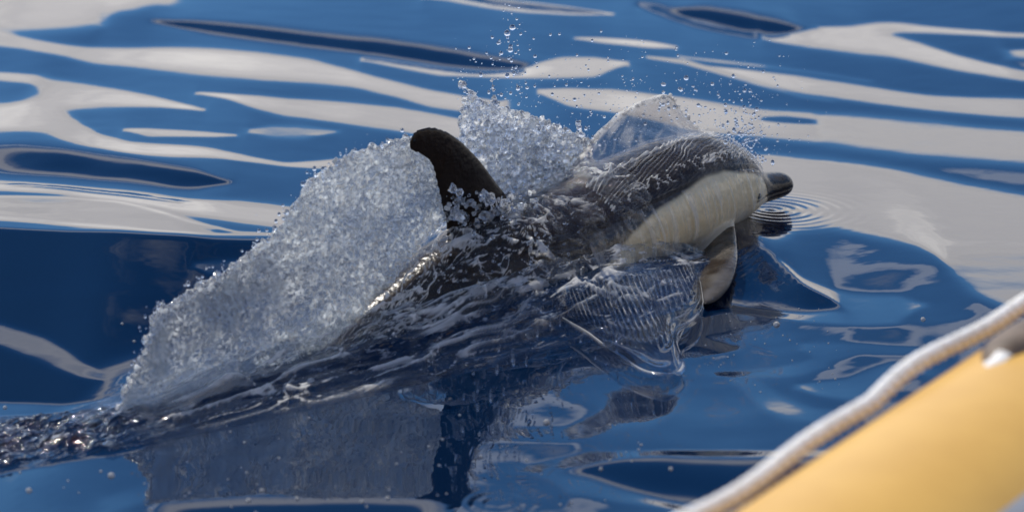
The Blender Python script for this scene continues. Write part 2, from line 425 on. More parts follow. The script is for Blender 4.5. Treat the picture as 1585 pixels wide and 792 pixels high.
# ------------------------------------------------------------------ sea surface
# Target tilt of the water: each stroke is (value, [(x, y_top, y_bottom), ...]); -1 leans away (mirrors the low cloud bank),
# 0 mirrors the open blue, +0.5 the cloud streak higher up, +1 leans towards the viewer (deep sky)
STROKES = [
    # dark lenses and troughs
    (1.0, [(240, 23, 26), (290, 24, 38), (334, 27, 47), (400, 34, 56), (468, 44, 65), (530, 52, 73), (590, 60, 81), (647, 69, 90), (700, 77, 99), (747, 85, 105), (800, 95, 107), (832, 102, 105)]),
    (1.0, [(-80, 217, 262), (0, 219, 261), (100, 222, 259), (200, 231, 263), (300, 250, 268), (352, 267, 270)]),
    (1.05, [(1040, 12, 17), (1094, 9, 28), (1152, 18, 42), (1209, 28, 46), (1246, 40, 44)]),
    (1.15, [(1095, 346, 470), (1150, 360, 472), (1200, 405, 475), (1250, 445, 480), (1295, 462, 475)]),
    (0.95, [(900, 727, 731), (930, 720, 742), (955, 716, 750), (1033, 711, 770), (1112, 712, 780), (1180, 713, 785), (1300, 714, 785)]),
    (0.8, [(260, 778, 840), (400, 768, 840), (520, 765, 840), (660, 772, 840)]),
    (1.45, [(-120, 366, 630), (0, 366, 630), (100, 368, 630), (200, 368, 620), (300, 370, 600), (420, 372, 560), (520, 380, 520)]),
    # soft pale areas
    (-0.40, [(-80, 318, 346), (0, 317, 348), (100, 315, 352), (180, 318, 356), (250, 330, 359), (330, 350, 362)]),
    (-0.50, [(382, 192, 200), (420, 187, 209), (470, 190, 212), (525, 199, 203)]),
    (-0.42, [(1240, 530, 540), (1270, 530, 560), (1300, 530, 556), (1330, 530, 547), (1400, 533, 546), (1470, 538, 549)]),
    (-0.42, [(1110, 576, 582), (1150, 573, 588), (1200, 568, 584), (1240, 560, 580), (1280, 545, 568)]),
    (-0.42, [(1130, 580, 588), (1160, 585, 615), (1180, 590, 635), (1213, 612, 648), (1260, 630, 651), (1310, 634, 649)]),
    (-0.50, [(690, 664, 672), (760, 663, 684), (876, 660, 686), (925, 640, 672), (955, 600, 666), (980, 577, 661), (1010, 573, 659), (1040, 590, 640), (1060, 592, 602)]),
    (-0.40, [(-80, 690, 697), (0, 690, 697), (60, 684, 700), (120, 675, 690), (190, 664, 672)]),
    (-0.38, [(28, 700, 840), (50, 690, 840), (80, 698, 840)]),
    (-0.42, [(160, 772, 800), (230, 745, 775), (330, 725, 745), (420, 730, 738)]),
    (-0.30, [(640, 690, 760), (720, 700, 760), (800, 715, 735)]),
    # bright cream bands
    (-1, [(-100, -60, 50), (60, -60, 40), (130, -60, 37), (150, -10, 36), (158, 28, 34)]),
    (-1, [(90, -60, 12), (200, -60, 10), (255, -60, -2)]),
    (-1, [(-100, 40, 70), (0, 42, 66), (30, 50, 68), (100, 61, 80), (150, 64, 92), (200, 66, 98), (270, 68, 108), (330, 73, 116), (400, 80, 123), (480, 90, 127), (547, 108, 134), (614, 125, 150), (667, 139, 167), (724, 150, 174), (780, 158, 174)]),
    (-1, [(-100, 104, 120), (0, 105, 119), (50, 107, 124), (70, 108, 158), (100, 113, 158), (160, 124, 157), (210, 135, 160), (260, 147, 163), (314, 162, 165)]),
    (-1, [(-100, 150, 194), (0, 150, 192), (50, 142, 192), (75, 130, 194), (90, 155, 203), (120, 172, 210), (150, 192, 214), (200, 206, 223), (270, 214, 234), (330, 222, 240), (400, 236, 247), (440, 244, 252), (490, 243, 260), (540, 241, 262), (620, 238, 262)]),
    (-1, [(305, 136, 139), (350, 139, 150), (400, 143, 168), (440, 147, 178), (480, 150, 183), (547, 157, 193), (614, 164, 204), (680, 178, 214), (720, 186, 216), (780, 195, 215)]),
    (-0.8, [(192, 184, 188), (230, 184, 200), (280, 190, 203), (330, 197, 205), (365, 201, 204)]),
    (-1, [(-100, 280, 302), (0, 280, 305), (100, 280, 307), (234, 285, 322), (368, 300, 344), (435, 309, 352), (500, 317, 358)]),
    (-0.95, [(560, 86, 94), (620, 94, 106), (680, 102, 117), (747, 108, 119), (800, 108, 121), (845, 96, 122), (870, 90, 122), (920, 90, 121), (950, 94, 108), (970, 96, 101)]),
    (-0.95, [(655, -10, 1), (715, -8, 9), (760, 0, 16), (815, 6, 22), (880, 12, 25), (948, 22, 24)]),
    (-0.95, [(890, 59, 62), (930, 59, 68), (1010, 64, 74), (1045, 70, 73)]),
    (0.5, [(985, 0, 8), (1020, 3, 22), (1070, 26, 38), (1130, 39, 50), (1200, 47, 60), (1240, 48, 68)]),
    (-0.95, [(1180, 50, 58), (1240, 42, 70), (1300, 42, 78), (1340, 46, 82), (1380, 52, 86), (1420, 62, 95), (1480, 82, 108), (1540, 97, 118), (1640, 115, 134)]),
    (-0.9, [(1270, 38, 50), (1310, 38, 60), (1360, 30, 56), (1390, 30, 48), (1450, 38, 50), (1500, 43, 53), (1560, 48, 57), (1640, 52, 60)]),
    (-0.9, [(1560, 75, 90), (1640, 72, 92)]),
    (-1, [(1100, 101, 105), (1140, 104, 118), (1171, 108, 127), (1247, 116, 145), (1323, 127, 155), (1438, 144, 170), (1520, 149, 178), (1660, 150, 190)]),
    (-1, [(835, 140, 146), (880, 138, 166), (948, 141, 174), (1000, 146, 182), (1056, 150, 196), (1120, 158, 205), (1190, 168, 213), (1323, 174, 229), (1438, 183, 244), (1520, 193, 250), (1660, 205, 262)]),
    (-1.15, [(1050, 262, 335), (1120, 240, 345), (1165, 235, 358), (1186, 235, 364), (1215, 238, 368), (1232, 240, 354), (1287, 243, 351), (1355, 252, 368), (1422, 263, 380), (1456, 270, 395), (1485, 277, 436), (1500, 280, 455), (1551, 290, 473), (1660, 310, 500)]),
    (-0.9, [(1206, 396, 402), (1225, 410, 424), (1240, 424, 440), (1287, 443, 462), (1321, 451, 490), (1388, 455, 497), (1410, 461, 485), (1432, 468, 472)]),
    (-0.9, [(1070, 473, 479), (1140, 474, 483), (1185, 478, 488), (1253, 484, 499), (1321, 480, 502), (1388, 460, 498)]),
    (-0.8, [(1232, 594, 600), (1270, 590, 612), (1310, 586, 618), (1345, 572, 618), (1380, 558, 600), (1430, 556, 575)]),
    (-0.8, [(1030, 515, 555), (1080, 520, 553), (1110, 528, 548), (1142, 537, 541)]),
    (-0.72, [(812, 722, 728), (850, 712, 735), (915, 700, 717), (975, 697, 710), (1033, 695, 707), (1112, 695, 707), (1191, 695, 708), (1300, 695, 708)]),
    (-0.72, [(815, 722, 730), (850, 722, 745), (876, 733, 764), (915, 744, 769), (955, 756, 777), (1033, 776, 788), (1073, 784, 797), (1130, 790, 805)]),
    # thin bright threads and slits
    (-0.9, [(-80, 320, 325), (0, 315, 319), (100, 312, 316), (180, 315, 320), (250, 328, 333), (320, 345, 350), (370, 356, 360), (440, 359, 363)]),
    (-0.8, [(-80, 342, 348), (0, 344, 351), (100, 349, 355), (200, 353, 358), (330, 359, 363), (440, 360, 364)]),
    (-0.5, [(1000, 86, 91), (1060, 90, 98), (1120, 106, 115), (1180, 126, 134), (1240, 143, 150), (1290, 152, 156)]),
    (-0.4, [(1050, 84, 88), (1150, 93, 99), (1250, 105, 110), (1350, 120, 125)]),
    (0.1, [(25, 290, 292), (100, 291, 295), (200, 298, 303), (280, 306, 309)]),
    (-0.1, [(1180, 180, 185), (1215, 179, 188), (1260, 184, 190)]),
    (0.7, [(300, 408, 418), (330, 402, 432), (380, 400, 430), (420, 398, 425)]),
    (0.7, [(-60, 500, 540), (0, 508, 547), (74, 528, 574), (120, 555, 588), (160, 582, 590)]),
]


def stroke_field(PX, PY):
    f = np.zeros_like(PX)
    for v, pts in STROKES:
        if pts[0][0] <= -60: pts = [(-420,) + tuple(pts[0][1:])] + list(pts)
        if pts[-1][0] >= 1600: pts = list(pts) + [(1900,) + tuple(pts[-1][1:])]
        a = np.array(pts, float)
        sel = np.nonzero((PX > a[0, 0] - 45) & (PX < a[-1, 0] + 45) & (PY > a[:, 1].min() - 45) & (PY < a[:, 2].max() + 45))[0]
        px, py = PX[sel], PY[sel]
        x = np.clip(px, a[0, 0], a[-1, 0])
        xs = np.linspace(a[0, 0], a[-1, 0], 200)                    # smooth interpolation along x
        k = max(3, int(200 * 14 / (a[-1, 0] - a[0, 0] + 1)) | 1)
        def sm(y):
            yy = np.interp(xs, a[:, 0], y); yp = np.pad(yy, k // 2, mode='edge'); return np.convolve(yp, np.ones(k) / k, 'valid')
        yt, yb = np.interp(x, xs, sm(a[:, 1])), np.interp(x, xs, sm(a[:, 2]))
        c, hw = 0.5 * (yt + yb), np.maximum(0.5 * (yb - yt), 1.2)
        dx = np.abs(px - x)
        soft = np.clip(0.22 * hw, 1.2, 7.0) * (0.45 if v > 1.25 else 1.9 if v > .7 else 1.0)
        d = np.where(dx > 0, np.hypot(np.maximum(np.abs(py - c) - hw, 0), dx * 0.35), np.abs(py - c) - hw)
        mask = 1 / (1 + np.exp(np.clip(d / soft * 1.6, -40, 40)))
        f[sel] = f[sel] * (1 - mask) + v * mask
    return f


GX0, GX1, GY0, GY1, GD = -4.6, 5.64, 0.6, 14.936, 0.01
gx = np.arange(GX0, GX1, GD); gy = np.arange(GY0, GY1, GD)
XX, YY = np.meshgrid(gx, gy, indexing='ij')
P3 = np.stack([XX * 0.55, YY * 0.9, 0 * XX], -1)
f_out = np.clip(1.1 * vnoise(P3, 1.6, 3) + 0.7 * vnoise(P3, 4.1, 4), -1, 1)
wob = 0.04 * vnoise(np.stack([XX * 1.0, YY * 2.5, 0 * XX], -1), 9.0, 11) + 0.06 * vnoise(np.stack([XX * .6, YY * 1.0, 0 * XX], -1), 3.0, 12)
dep = np.clip(np.degrees(np.arctan2(CAM_H, YY)), 11.5, 25)
tq_ = to_tq(XX, YY)


def box(v, a, b, s): return 1 / (1 + np.exp(np.clip(-(v - a) / s, -40, 40))) / (1 + np.exp(np.clip((v - b) / s, -40, 40)))
def D(h, k): return (np.roll(h, -1, k) - h) / GD
def DT_(h, k): return (np.roll(h, 1, k) - h) / GD
def Pre(r): return np.fft.irfft2(np.fft.rfft2(r) / lam, s=r.shape)


mu_ = (2 * np.pi / 14.0) ** 2
lam = (2 - 2 * np.cos(2 * np.pi * np.fft.fftfreq(len(gx))))[:, None] / GD ** 2 * 0.05 + (2 - 2 * np.cos(2 * np.pi * np.fft.rfftfreq(len(gy))))[None] / GD ** 2 * 1.1 + mu_
hh = np.zeros_like(XX)
for n_it in (8, 8, 20):                                        # the strokes follow the surface as it takes shape
    PXX, PYY = project(np.stack([XX, YY, hh], -1))
    ins_ = (PXX > -330) & (PXX < PW + 250) & (PYY > -70) & (PYY < PH + 60) & (YY > 3)
    f_in = np.zeros_like(PXX); f_in[ins_] = stroke_field(PXX[ins_], PYY[ins_])
    mx = np.clip(np.minimum.reduce([(PXX + 330) / 160, (PW + 250 - PXX) / 130, (PYY + 70) / 40, (PH + 60 - PYY) / 55]), 0, 1)
    mx = np.where(ins_, mx, 0)
    ff = f_in * mx + f_out * (1 - mx) + wob
    E = np.interp(ff, [-2, -1.15, -1, -0.5, 0, 0.35, 0.5, 0.75, 1.0, 1.25, 1.6], [-4.5, 4.0, 5.0, 9.6, 16.5, 23.0, 27.0, 33.0, 40.0, 46.0, 55.0])
    sl = np.tan(np.radians((E - dep) / 2))
    calm = np.maximum(box(PXX, 190, 800, 22) * box(PYY, 560, 764, 9), box(PXX, 700, 1085, 14) * box(PYY, 400, 600, 12))
    calm = np.maximum(np.where(YY > 3, calm, 0), box(tq_[0], .62, 2.1, .03) * box(np.abs(tq_[1]), -1, .30, .03))
    sl -= sl.mean()
    sl = sl * (1 - 0.97 * calm)
    # least-squares height for the wanted tilt (weighted, conjugate gradients with an FFT preconditioner)
    wy_ = 1.0 + 4.0 * calm; wx_ = 0.012 + 2.0 * calm
    def Aop(h): return DT_(wx_ * D(h, 0), 0) + DT_(wy_ * D(h, 1), 1) + mu_ * h
    sx_ = -0.035 * calm * box(PXX, 540, 830, 30) * np.clip((PYY - 540) / 200, 0, 1)
    bvec = DT_(wy_ * sl, 1) + DT_(wx_ * sx_, 0); r_ = bvec - Aop(hh); z_ = Pre(r_); p_ = z_.copy(); rz_o = (r_ * z_).sum()
    for _ in range(n_it):
        Ap = Aop(p_); al = rz_o / (p_ * Ap).sum(); hh += al * p_; r_ -= al * Ap; z_ = Pre(r_); rz_n = (r_ * z_).sum()
        p_ = z_ + (rz_n / rz_o) * p_; rz_o = rz_n
    hh -= (hh * calm).sum() / calm.sum()                          # the calm slick lies at sea level

# mesh spacing: fine round the dolphin, coarser outside, stretched to the horizon
def axis(segs):
    out = []
    for a, b, d in segs:
        out.append(np.arange(a, b - 1e-9, d))
    return np.concatenate(out)


ring_out = np.array([1.5 ** k for k in range(1, 19)])
ax = axis([(GX0, -1.9, 0.045), (-1.9, -1.2, 0.012), (-1.2, 0.95, 0.0065), (0.95, 2.2, 0.011), (2.2, GX1 - 0.02, 0.045)])
ay = axis([(GY0, 4.9, 0.045), (4.9, 5.2, 0.012), (5.2, 7.2, 0.0065), (7.2, 10.8, 0.0105), (10.8, GY1 - 0.02, 0.045)])
iX = np.interp(ax, gx, np.arange(len(gx))); iY = np.interp(ay, gy, np.arange(len(gy)))


def bicub(F, iX, iY):
    def wts(t):
        return np.stack([-.5 * t + t * t - .5 * t ** 3, 1 - 2.5 * t * t + 1.5 * t ** 3, .5 * t + 2 * t * t - 1.5 * t ** 3, -.5 * t * t + .5 * t ** 3])
    def ap(F, i):
        k = np.floor(i).astype(int); w = wts(i - k); n = F.shape[0]
        return sum(w[j][:, None] * F[np.clip(k + j - 1, 0, n - 1)] for j in range(4))
    return ap(ap(F, iX).T, iY).T


hm = bicub(hh, iX, iY)
MX, MY = np.meshgrid(ax, ay, indexing='ij')
tt, qq = to_tq(MX, MY)


def gs(x, c, s): return np.exp(-((x - c) / s) ** 2)
def sst(x, a, b):
    u = np.clip((x - a) / (b - a), 0, 1); return u * u * (3 - 2 * u)


churn = np.zeros_like(hm)
PM = np.stack([MX, MY, 0 * MX], -1)
hm += .0011 * vnoise(PM * np.array([.6, 1., 1.]), 7., 77) * sst(MY, 6.9, 6.3)
# mound of water drawn up along the near flank
zc_, rz_, rq_ = prof(np.clip(tt, 0, 2.2))
edge = np.interp(tt, [0.45, 0.6, 0.8, 1.0, 1.2, 1.5, 1.8, 2.1], [.20, .21, .22, .22, .19, .15, .11, .06])
mh = np.interp(tt, [0.42, 0.58, 0.75, 1.0, 1.25, 1.5, 1.8, 2.05, 2.3], [0, .035, .06, .075, .07, .055, .04, .03, .0])
u = qq - edge
mound = np.where(u < 0, 1 - 0.35 * sst(-u, 0, .12), np.exp(-(np.maximum(u, 0) / 0.075) ** 2)) * sst(qq, -0.25, -0.05)
hm += mh * mound
mt = sst(u, .10, .02) * sst(qq, -.25, 0.) * mh / .075
TQ = np.stack([tt * .22 + .1 * qq, qq, 0 * tt], -1); TQ = TQ + .02 * np.stack([vnoise(TQ, 8, 71), vnoise(TQ, 8, 72), 0 * tt], -1)
hm += mt * (0.022 * ridged(TQ, 15., 2, 73) * .5 + .0035 * vnoise(TQ, 48., 74))
hm += 0.004 * np.sin((u * 1.0 + 0.12 * tt) * 2 * np.pi / 0.028) * mh / 0.07 * np.exp(-((u - 0.02) / 0.07) ** 2)
churn += 0.85 * (mh / .075) * sst(u, 0.10, 0.03) * sst(qq, -0.25, 0.0)
# ripples under the beak
rc = atZ(1192, 336); rr = np.hypot(MX - rc[0], MY - rc[1])
hm += 0.0013 * np.cos(rr * 2 * np.pi / 0.036 + .8 * vnoise(PM, 12., 55)) * np.exp(-(rr / 0.15) ** 2)
for (cx, cy, s) in ((770, 778, .045),):
    rc = atZ(cx, cy); rr = np.hypot(MX - rc[0], MY - rc[1])
    hm += 0.0006 * np.cos(rr * 2 * np.pi / 0.026 + 1) * np.exp(-((rr - s) / 0.025) ** 2)
# churned wake behind the tail
wk0, wk1 = atZ(190, 655), atZ(-260, 690)
dw = (wk1 - wk0)[:2]; Lw = np.linalg.norm(dw); dw /= Lw; nw = np.array([-dw[1], dw[0]])
sw = (MX - wk0[0]) * dw[0] + (MY - wk0[1]) * dw[1]; vw = (MX - wk0[0]) * nw[0] + (MY - wk0[1]) * nw[1]
halfw = 0.10 + 0.10 * np.clip(sw / 0.5, 0, 1)
wm = sst(np.abs(vw), halfw + .06, halfw - .06) * sst(sw, -0.12, 0.03)
hm += wm * (0.020 + 0.019 * ridged(PM, 15, 3, 5) * 0.6)
churn = np.maximum(churn, 1.0 * wm)

# stretch to the horizon
ex = np.concatenate([ax[0] - ring_out[::-1], ax, ax[-1] + ring_out]); ey = np.concatenate([ay[0] - ring_out[::-1], ay, ay[-1] + ring_out])
k0 = len(ring_out)
hf = np.pad(hm, k0, mode='edge'); cf = np.pad(churn, k0)
EX, EY = np.meshgrid(ex, ey, indexing='ij')
outd = np.maximum(np.maximum(ax[0] - EX, EX - ax[-1]), np.maximum(np.maximum(ay[0] - EY, EY - ay[-1]), 0))
hf = hf * np.exp(-outd / 3.0)
seame = grid_mesh('water', np.stack([EX, EY, hf], -1)); attr(seame, 'churn', cf.ravel())
obj('water', seame, m_sea(), kind='structure', label='smooth blue sea with pale cloud reflections in long bands', cat='water')


def sea_h(x, y):
    i = np.interp(x, ax, np.arange(len(ax))); j = np.interp(y, ay, np.arange(len(ay)))
    return hm[np.round(i).astype(int), np.round(j).astype(int)]


# ------------------------------------------------------------------ dolphin
def build_dolphin():
    nt, na = 110, 48
    tl = 2.2 * (0.5 - 0.5 * np.cos(np.linspace(0, np.pi, nt))) * 0.6 + np.linspace(0, 2.2, nt) * 0.4
    th = np.linspace(0, 2 * np.pi, na, endpoint=False)
    TT, AA = np.meshgrid(tl, th, indexing='ij')
    P = body_pt(TT, AA)
    V = list(P.reshape(-1, 3)); F = []
    for a in range(nt - 1):
        for b in range(na):
            F.append((a * na + b, a * na + (b + 1) % na, (a + 1) * na + (b + 1) % na, (a + 1) * na + b))
    F.append(tuple(range(na))[::-1]); F.append(tuple(range((nt - 1) * na, nt * na)))
    body = mesh('b', V, F)
    qn = np.array([HQ[0], HQ[1], 0])
    df = [((812, 350), (692, 375)), ((798, 322), (688, 345)), ((784, 302), (684, 325)), ((767, 281), (679, 300)), ((750, 257), (673, 275)), ((731, 235), (668, 256)),
          ((708, 213), (661, 246)), ((684, 199), (651, 240)), ((660, 196), (641, 236)), ((643, 202), (634, 232)), ((635, 214), (632, 229))]
    dfs = resample([(at_plane(*a, 0.), at_plane(*b, 0.), qn) for a, b in df])
    dorsal = foil(dfs, thick=0.07)
    pf = [((1136, 340), (1050, 385), 6.74), ((1141, 375), (1062, 412), 6.58), ((1142, 405), (1064, 432), 6.44), ((1131, 440), (1072, 453), 6.32), ((1110, 464), (1083, 467), 6.25), ((1096, 472), (1092, 471), 6.23)]
    pp = [(atY(*a, y), atY(*b, y - .02)) for a, b, y in pf]
    pn = np.cross(pp[2][1] - pp[2][0], pp[3][0] - pp[1][0]); pn /= np.linalg.norm(pn)
    pecs = resample([(a, b, pn) for a, b in pp])
    pec = foil(pecs, thick=0.17)
    # far flipper, mirrored across the body plane
    def mir(p):
        t, q = to_tq(p[0], p[1]); return bp(t, -q, p[2] - 0.03)
    pec2 = foil([(mir(a), mir(b), np.array([-.2, .2, .95])) for a, b, n in pecs], thick=0.09)
    fl = []
    for s in (1, -1):
        sec = [((1.98, 0.0, -.165), (2.26, 0., -.22)), ((2.06, .10 * s, -.19), (2.27, .09 * s, -.225)), ((2.16, .19 * s, -.21), (2.30, .19 * s, -.235)), ((2.29, .27 * s, -.24), (2.34, .275 * s, -.245))]
        fl.append(foil(resample([(bp(*a), bp(*b), np.array([0, 0, 1.])) for a, b in sec]), thick=0.07))
    me = remesh(join(body, dorsal, pec, pec2, *fl), 0.0041, 6, 0.5)
    V = coords(me); t, q = to_tq(V[:, 0], V[:, 1]); zc, rz, rq = prof(np.clip(t, 0, 2.2))
    v = (V[:, 2] - zc) / rz
    # mouth line as a fine groove
    n = normals(me)
    mline = np.interp(t, [0, .05, .15, .22, .27], [-.15, -.15, -.25, -.35, -.30])
    groove = np.exp(-((v - mline) * rz / 0.004) ** 2) * (t < 0.25) * (t > 0.01)
    V = V - n * (groove * 0.005)[:, None]
    setco(me, V)
    wv = 0.10 * vnoise(V, 9, 2) + .05 * vnoise(V, 25, 3)
    vb = np.interp(t, [0.0, .12, .15, .18, .22, .27, .32, .40, .47, .57, .65, .78, .84, .90, .97, 1.1, 1.3, 2.2], [-.9, -.9, -.3, .15, .34, .40, .43, .51, .52, .48, .39, .22, .08, -.15, -.5, -.9, -1.2, -1.2])
    pale = sst(v + 0.4 * wv, vb - .045, vb + .045); pale = 1 - pale
    belly = .85 * sst(v, -.05, -.75) * sst(t, .2, .3)
    isfin = (np.hypot(np.clip(np.abs(v) - 1.06, 0, 9), np.clip(np.abs(q) / rq - 1.06, 0, 9)) > 0) & (t > .2)
    pect = isfin & (v < .6) & (t < 0.9)
    pale = np.where(isfin & ~pect, 0, pale); belly = np.where(isfin & ~pect, 0, belly)
    pale = np.where(pect, 0.0, pale)
    belly = np.where(pect, 0.10 + 0.14 * vnoise(V, 12, 8) + .08 * vnoise(V, 40, 9), belly)
    pale = np.where(t < .14, np.where(v < -.55, .25, 0), pale) * (1 - groove)
    attr(me, 'pale', np.clip(pale, 0, 1)); attr(me, 'belly', np.clip(belly, 0, 1))
    root = bpy.data.objects.new('dolphin', None); COL.objects.link(root)
    root['label'] = 'dark backed dolphin with cream flank leaping through the water'; root['category'] = 'dolphin'
    root.location = bp(1.0, 0., 0.)
    b = obj('body', me, m_skin(), root); b.location = -root.location
    eyem = m_plain('eye_black', (.004, .004, .005), (.01, .009, .008), 0.08, 60)
    zc, rz, rq = prof(.245)
    for s in (1, -1):
        c = body_pt(np.array(.245), np.array(s * 1.72), -0.003)
        e = balls('eye', c[None] + np.array([[root.location.x * 0, 0, 0]]), np.array([0.009]), 2)
        eo = obj('eye', e, eyem, root); eo.location = -root.location


build_dolphin()

# ------------------------------------------------------------------ water thrown up by the dolphin
def sheet(edge_px, base_px, q_edge, q_base, nu, nv, thick, bulge=0.0, vox=0.0045, blobs=None, seed=1, lump=0.010, lsc=60., rim=0.010, stretch=None, smi=1):
    """sheet between a top edge and a base, both given where they cross vertical planes along the animal"""
    e = np.array(edge_px, float); b = np.array(base_px, float)
    def res(a, n):
        L = np.concatenate([[0], np.cumsum(np.hypot(*np.diff(a[:, :2], axis=0).T))]); s = np.linspace(0, L[-1], n)
        return np.stack([np.interp(s, L, a[:, k]) for k in range(a.shape[1])], -1)
    e, b = res(e, nu), res(b, nu)
    qe = np.interp(np.linspace(0, 1, nu), np.linspace(0, 1, len(q_edge)), q_edge); qb = np.interp(np.linspace(0, 1, nu), np.linspace(0, 1, len(q_base)), q_base)
    EP = np.array([at_plane(x, y, q) for (x, y), q in zip(e, qe)]); BP = np.array([at_plane(x, y, q) for (x, y), q in zip(b, qb)])
    s = np.linspace(0, 1, nv)[None, :, None]
    P = BP[:, None] * (1 - s) + EP[:, None] * s
    n3 = np.array([HQ[0], HQ[1], 0.0])
    P = P + n3 * (bulge * np.sin(np.pi * s))
    side = n3[None, None]
    j = fbm(P, 14., 2, seed)[..., None]
    P = P + side * j * 0.012
    th = thick * (0.7 + 0.5 * (fbm(P, 9., 2, seed + 5)[..., None] * 0.5 + 0.5))
    A, B = P + side * th / 2, P - side * th / 2
    loop = np.concatenate([A, B[:, ::-1]], 1)
    nu_, m = loop.shape[:2]; V = list(loop.reshape(-1, 3)); F = []
    for a in range(nu_ - 1):
        for c in range(m):
            F.append((a * m + c, a * m + (c + 1) % m, (a + 1) * m + (c + 1) % m, (a + 1) * m + c))
    F.append(tuple(range(m))[::-1]); F.append(tuple(range((nu_ - 1) * m, nu_ * m)))
    me = mesh('sheet', V, F)
    parts = [me]
    if rim:                                                        # beaded rim: drops strung along the free edge
        k = nu * 2; ii = rng.uniform(0, nu - 1, k); i0 = np.floor(ii).astype(int).clip(0, nu - 2); fr = (ii - i0)[:, None]
        C = EP[i0] * (1 - fr) + EP[i0 + 1] * fr + rng.normal(0, rim * .55, (k, 3)) - np.array([0, 0, rim * .35])
        parts.append(balls('rim', C, rng.gamma(3., rim / 4.2, k).clip(rim * .3, rim * 1.4), 1))
    if blobs: parts.append(blobs)
    me = remesh(join(*parts), vox, smi, 0.5) if vox else join(*parts)
    V = coords(me); nn = normals(me)
    Q = V if stretch is None else V @ stretch
    d = lump * (0.6 * ridged(Q, lsc, 2, seed + 9) * 0.5 + 0.7 * vnoise(Q, lsc * 1.7, seed + 2))
    setco(me, V + nn * d[:, None])
    return me


# tall sheet trailing from the dorsal fin
edge = [(176, 656), (190, 615), (230, 530), (242, 482), (290, 455), (330, 428), (400, 384), (440, 348), (482, 280), (540, 240), (600, 222), (645, 212), (690, 235)]
base = [(172, 668), (230, 664), (300, 650), (370, 632), (430, 600), (480, 560), (520, 520), (560, 480), (600, 440), (640, 395), (665, 362), (690, 340), (725, 325)]
me = sheet(edge, base, [0, -.02, -.03, -.04], [0.02, 0.03, 0.02, 0.0], 150, 46, 0.010, bulge=-0.02, seed=3, lump=0.0048, lsc=92., rim=0.0070, vox=0.0038, stretch=np.diag([1., 1., .5]))
V = coords(me); sx, sy = project(V)
g1 = sst(sx, 250, 560) ; rimd = np.min(np.hypot(sx[:, None] - np.array(edge)[None, :, 0], sy[:, None] - np.array(edge)[None, :, 1]), 1)
ey = np.interp(sx, [e[0] for e in edge], [e[1] for e in edge]); by_ = np.interp(sx, [b[0] for b in base], [b[1] for b in base])
stk = vnoise(V @ np.diag([1., 1., .28]), 30, 6)
fz = 0.12 + 0.85 * g1 + 1.1 * sst(sy - ey, 16, 2) + .5 * sst(by_ - sy, 45, 5) * g1 + .45 * vnoise(V, 11, 5) + .30 * vnoise(V, 27, 15) + .4 * stk  # weights the white specks, partly froth, partly painted sun sparkle
attr(me, 'clr', np.clip((1 - g1) * .75 + .4 * stk - .8 * sst(sy - ey, 16, 2) + .15, 0, 1))
attr(me, 'fz', np.clip(fz, 0.0, 1.4))
obj('splash_sheet', me, m_splash('splash_sheet_water', foam_glint=0.9, scale=120., bump=1.0, trans=0.02, foam_glint_lo=.535, foam_glint_hi=.57, attrf='fz', rough=.10, tattr='clr', ior=1.6, tlf=.75, tint=(.84, .89, .94)),
    label='tall frosted sheet of water trailing from the dorsal fin to the tail', cat='splash')

# ragged crown of water behind the fin
nb = 760
bx = rng.uniform(720, 915, nb); topy = np.interp(bx, [715, 735, 780, 830, 880, 915], [150, 160, 172, 185, 205, 225])
by = topy + (300 - topy) * rng.beta(1.1, 1.2, nb)
C = np.array([at_plane(x, y, q) for x, y, q in zip(bx, by, rng.normal(-.16, .035, nb))])
bl = balls('bl', C, rng.gamma(2.6, .0021, nb).clip(.003, .016), 1, stretch=np.stack([rng.uniform(.7, 1.2, nb), rng.uniform(.7, 1.2, nb), rng.uniform(.8, 2.2, nb)], -1))
tend = [(bx_, by_, r) for bx_, by_, r in ((716, 131, .0095), (719, 134, .007), (723, 138, .0052), (727, 142, .005), (731, 147, .0058), (735, 152, .007), (740, 158, .008),
                                          (762, 126, .005), (763, 134, .005), (764, 142, .006), (765, 150, .008), (766, 160, .009), (895, 190, .006), (897, 198, .007), (900, 206, .008))]
C2 = np.array([at_plane(a, b, -.16) for a, b, r in tend]); bl2 = balls('t', C2, np.array([r for *_, r in tend]), 1)
nc_ = 190; C3 = np.array([at_plane(U_, V_, q_) for U_, V_, q_ in zip(rng.uniform(690, 830, nc_), rng.normal(322, 13, nc_), rng.normal(.045, .018, nc_))])
bl3 = balls('c', C3, rng.gamma(2.6, .0021, nc_).clip(.003, .011), 1)
bl = join(bl, bl2, bl3)
me = sheet([(716, 200), (722, 150), (735, 154), (765, 166), (800, 174), (830, 183), (860, 196), (890, 208), (915, 224)],
           [(700, 290), (720, 300), (750, 305), (780, 308), (800, 308), (830, 305), (860, 300), (890, 290), (925, 270)],
           [-.15, -.16, -.17], [-.13, -.13, -.13], 70, 34, 0.012, bulge=-.02, seed=21, lump=0.009, lsc=70., rim=0.007, blobs=bl, vox=0.0040)
obj('crown_splash', me, m_splash('crown_splash_water', foam_glint=0.95, scale=80., bump=0.7, trans=0.05, foam_glint_lo=.535, foam_glint_hi=.59, rough=.08, ior=1.5, tlf=.75),
    label='ragged crown of white water bursting up right behind the dorsal fin', cat='splash')

